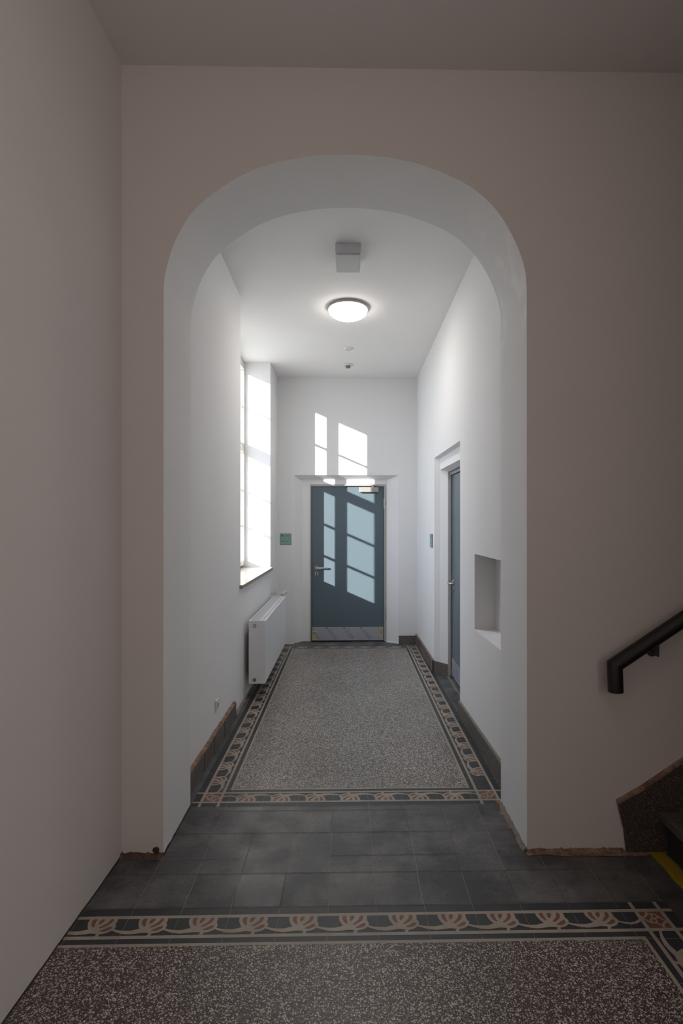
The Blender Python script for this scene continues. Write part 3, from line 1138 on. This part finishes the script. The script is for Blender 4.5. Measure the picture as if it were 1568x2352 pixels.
em = thing('emergency_light', (0, 3.965, CZ(3.965)), 'grey box-shaped emergency light on the corridor ceiling just inside the arch', 'lamp')
em.rotation_euler.x = TILT
bm = BM(); box(bm, -.091, .091, -.128, .135, -.074, 0); obj('housing', bm, GREYB, em, bevel=.003)
bm = BM(); box(bm, -.084, .084, -.122, .132, -.086, -.074); obj('diffuser', bm, GREYP, em, bevel=.003)

def detector(y, r, big):
    o = thing('smoke_detector' if big else 'motion_sensor', (0.0, y, CZ(y)),
              'small white detector with a grey sensor eye nearest the end wall' if big else 'flat round white ceiling disc between the lamp and the grey-eyed detector', 'detector')
    o.rotation_euler.x = TILT
    bm = BM(); lathe(bm, [(0, 0), (r, 0), (r, -.010), (r * .85, -.020), (0, -.020)]); b = obj('detector_base', bm, WPL, o, 40)
    bm = BM()
    if big:
        lathe(bm, [(.030, -.018), (.030, -.030), (.024, -.042), (.010, -.048), (0, -.048)])
        obj('sensor_eye', bm, PLUG, o, 50)
    else:
        lathe(bm, [(.018, -.018), (.018, -.024), (0, -.026)])
        obj('sensor_eye', bm, GREYB, o, 40)
        bm = BM(); cyl(bm, (.038, -.012, -.019), (0, 0, -1), .006, .003, 12); obj('status_light', bm, PLUG, o)
detector(5.93, .047, False)
detector(6.48, .060, True)

# added hall lamp, unseen, placed overhead to match the handrail's shadow
hl = thing('added_hall_lamp', (.1, .75, HZ), 'round opal dome lamp added unseen to light the front hall from its ceiling', 'lamp')
bm = BM(); lathe(bm, [(0, 0), (.178, 0), (.180, -.012), (.176, -.022), (0, -.022)]); obj('lamp_base', bm, SILV, hl, 40)
bm = BM(); lathe(bm, prof, seg=64); obj('lamp_shade', bm, DOME2, hl, 60)

# ------------------------------------------------------------------ staircase on the right
st = thing('staircase', (2.2, 1.9, 0), 'dark stone staircase climbing to the right beside the arch', 'staircase')
TR, RI = .285, .1875
def sp(bm, pts, a, b, mi=0):
    prism(bm, [(x - 2.2, z) for x, z in pts], 1, a - 1.9, b - 1.9, mi)
ya = AY0 - .022
for k in range(8):
    x = 1.543 + k * TR
    z = .197 + k * RI
    zb = z - RI if k else 0
    bm = BM()
    sp(bm, [(x - .035, z - .045), (x + TR + .02, z - .045), (x + TR + .02, z), (x - .030, z), (x - .035, z - .005)], 1.15, ya, 0)
    t = obj('tread', bm, TREAD, st, bevel=.004)
    bm = BM()
    sp(bm, [(x, zb if k == 0 else zb), (x + .03, zb), (x + .03, z - .045), (x, z - .045)], 1.15, ya, 0)
    obj('riser', bm, INK, st)
bm = BM()                                # solid body under the flight
xe = 1.543 + 8 * TR
sp(bm, [(1.565, 0), (xe, 0), (xe, .197 + 7 * RI - .05), (xe - .3, .197 + 7 * RI - .05), (1.565, .13)], 1.17, ya - .002)
obj('stair_body', bm, STONEB, st)
def skp(bm, pts, mi=0):
    prism(bm, [(x - 2.2, z) for x, z in pts], 1, ya - 1.9, AY0 - 1.9, mi)
bm = BM()                                # stone wall string: end piece, then the sloping slab
skp(bm, [(1.351, .0), (1.535, 0), (1.535, .197), (1.514, .202), (1.436, .304), (1.308, .236), (1.340, .10)])
obj('wall_string_end', bm, STONEB, st, bevel=.0015)
bm = BM()
sl = RI / TR
skp(bm, [(1.439, .304), (1.516, .199), (1.537, .197), (1.537, 0), (xe, 0), (xe, .304 + (xe - 1.439) * sl)])
obj('wall_string', bm, STONEB, st, bevel=.0015)
bm = BM()                                # raw mortar on top of the string
skp(bm, [(1.306, .236), (1.436, .304), (1.430, .318), (1.305, .248)])
skp(bm, [(1.436, .306), (xe, .306 + (xe - 1.436) * sl), (xe, .322 + (xe - 1.436) * sl), (1.430, .319)])
o = obj('mortar_edge', bm, MORTAR, st)
o['label'] = 'raw orange-brown mortar edge'

# yellow tape stuck to the floor along the bottom step
bm = BM()
n = 30
for i in range(n):
    a, b = 1.15 + (2.580 - 1.15) * i / n, 1.15 + (2.580 - 1.15) * (i + 1) / n
    w_ = .074
    def xl(y): return 1.453 + .003 * math.sin(y * 31)
    def zz(y, q): return .0017 + .0016 * (1 + math.sin(y * 47 + q))
    for k in range(3):
        u0, u1 = k / 3, (k + 1) / 3
        poly(bm, [(xl(a) + w_ * u0, a, zz(a, k)), (xl(a) + w_ * u1, a, zz(a, k + 1)), (xl(b) + w_ * u1, b, zz(b, k + 1)), (xl(b) + w_ * u0, b, zz(b, k))])
bmesh.ops.remove_doubles(bm, verts=bm.verts, dist=1e-4)
o = obj('floor_tape', bm, YELF)
so2 = o.modifiers.new('thick', 'SOLIDIFY'); so2.thickness = .0012; so2.offset = 0
tag(o, 'strip of yellow adhesive tape on the dark floor along the bottom stair', 'tape')

# ------------------------------------------------------------------ handrail on the arch wall
hr = thing('handrail', (1.26, AY0, .80), 'black round handrail on the arch wall above the stairs, its end turned down', 'handrail')
p = hr.location
hy = 2.53
k_ = RI / TR * 1.0
bm = BM()
z_e = .922
tube(bm, [Vector((1.266, hy, .796)) - p, Vector((1.261, hy, z_e)) - p, Vector((3.4, hy, z_e + (3.4 - 1.261) * .658)) - p], .0345, 32)
rail = obj('rail', bm, BLK, hr, 40)
for i, x in enumerate((1.462, 2.35, 3.25)):
    z = z_e + (x - 1.261) * .658
    bm = BM()
    cyl(bm, Vector((x + .015, AY0 - .012, z - .085)) - p, (0, 1, 0), .024, .012, 24)
    tube(bm, [Vector((x + .015, AY0 - .01, z - .085)) - p, Vector((x + .020, AY0 - .045, z - .092)) - p, Vector((x + .006, hy + .005, z - .032)) - p], .0085, 12)
    obj('bracket', bm, BRK, hr, 40)
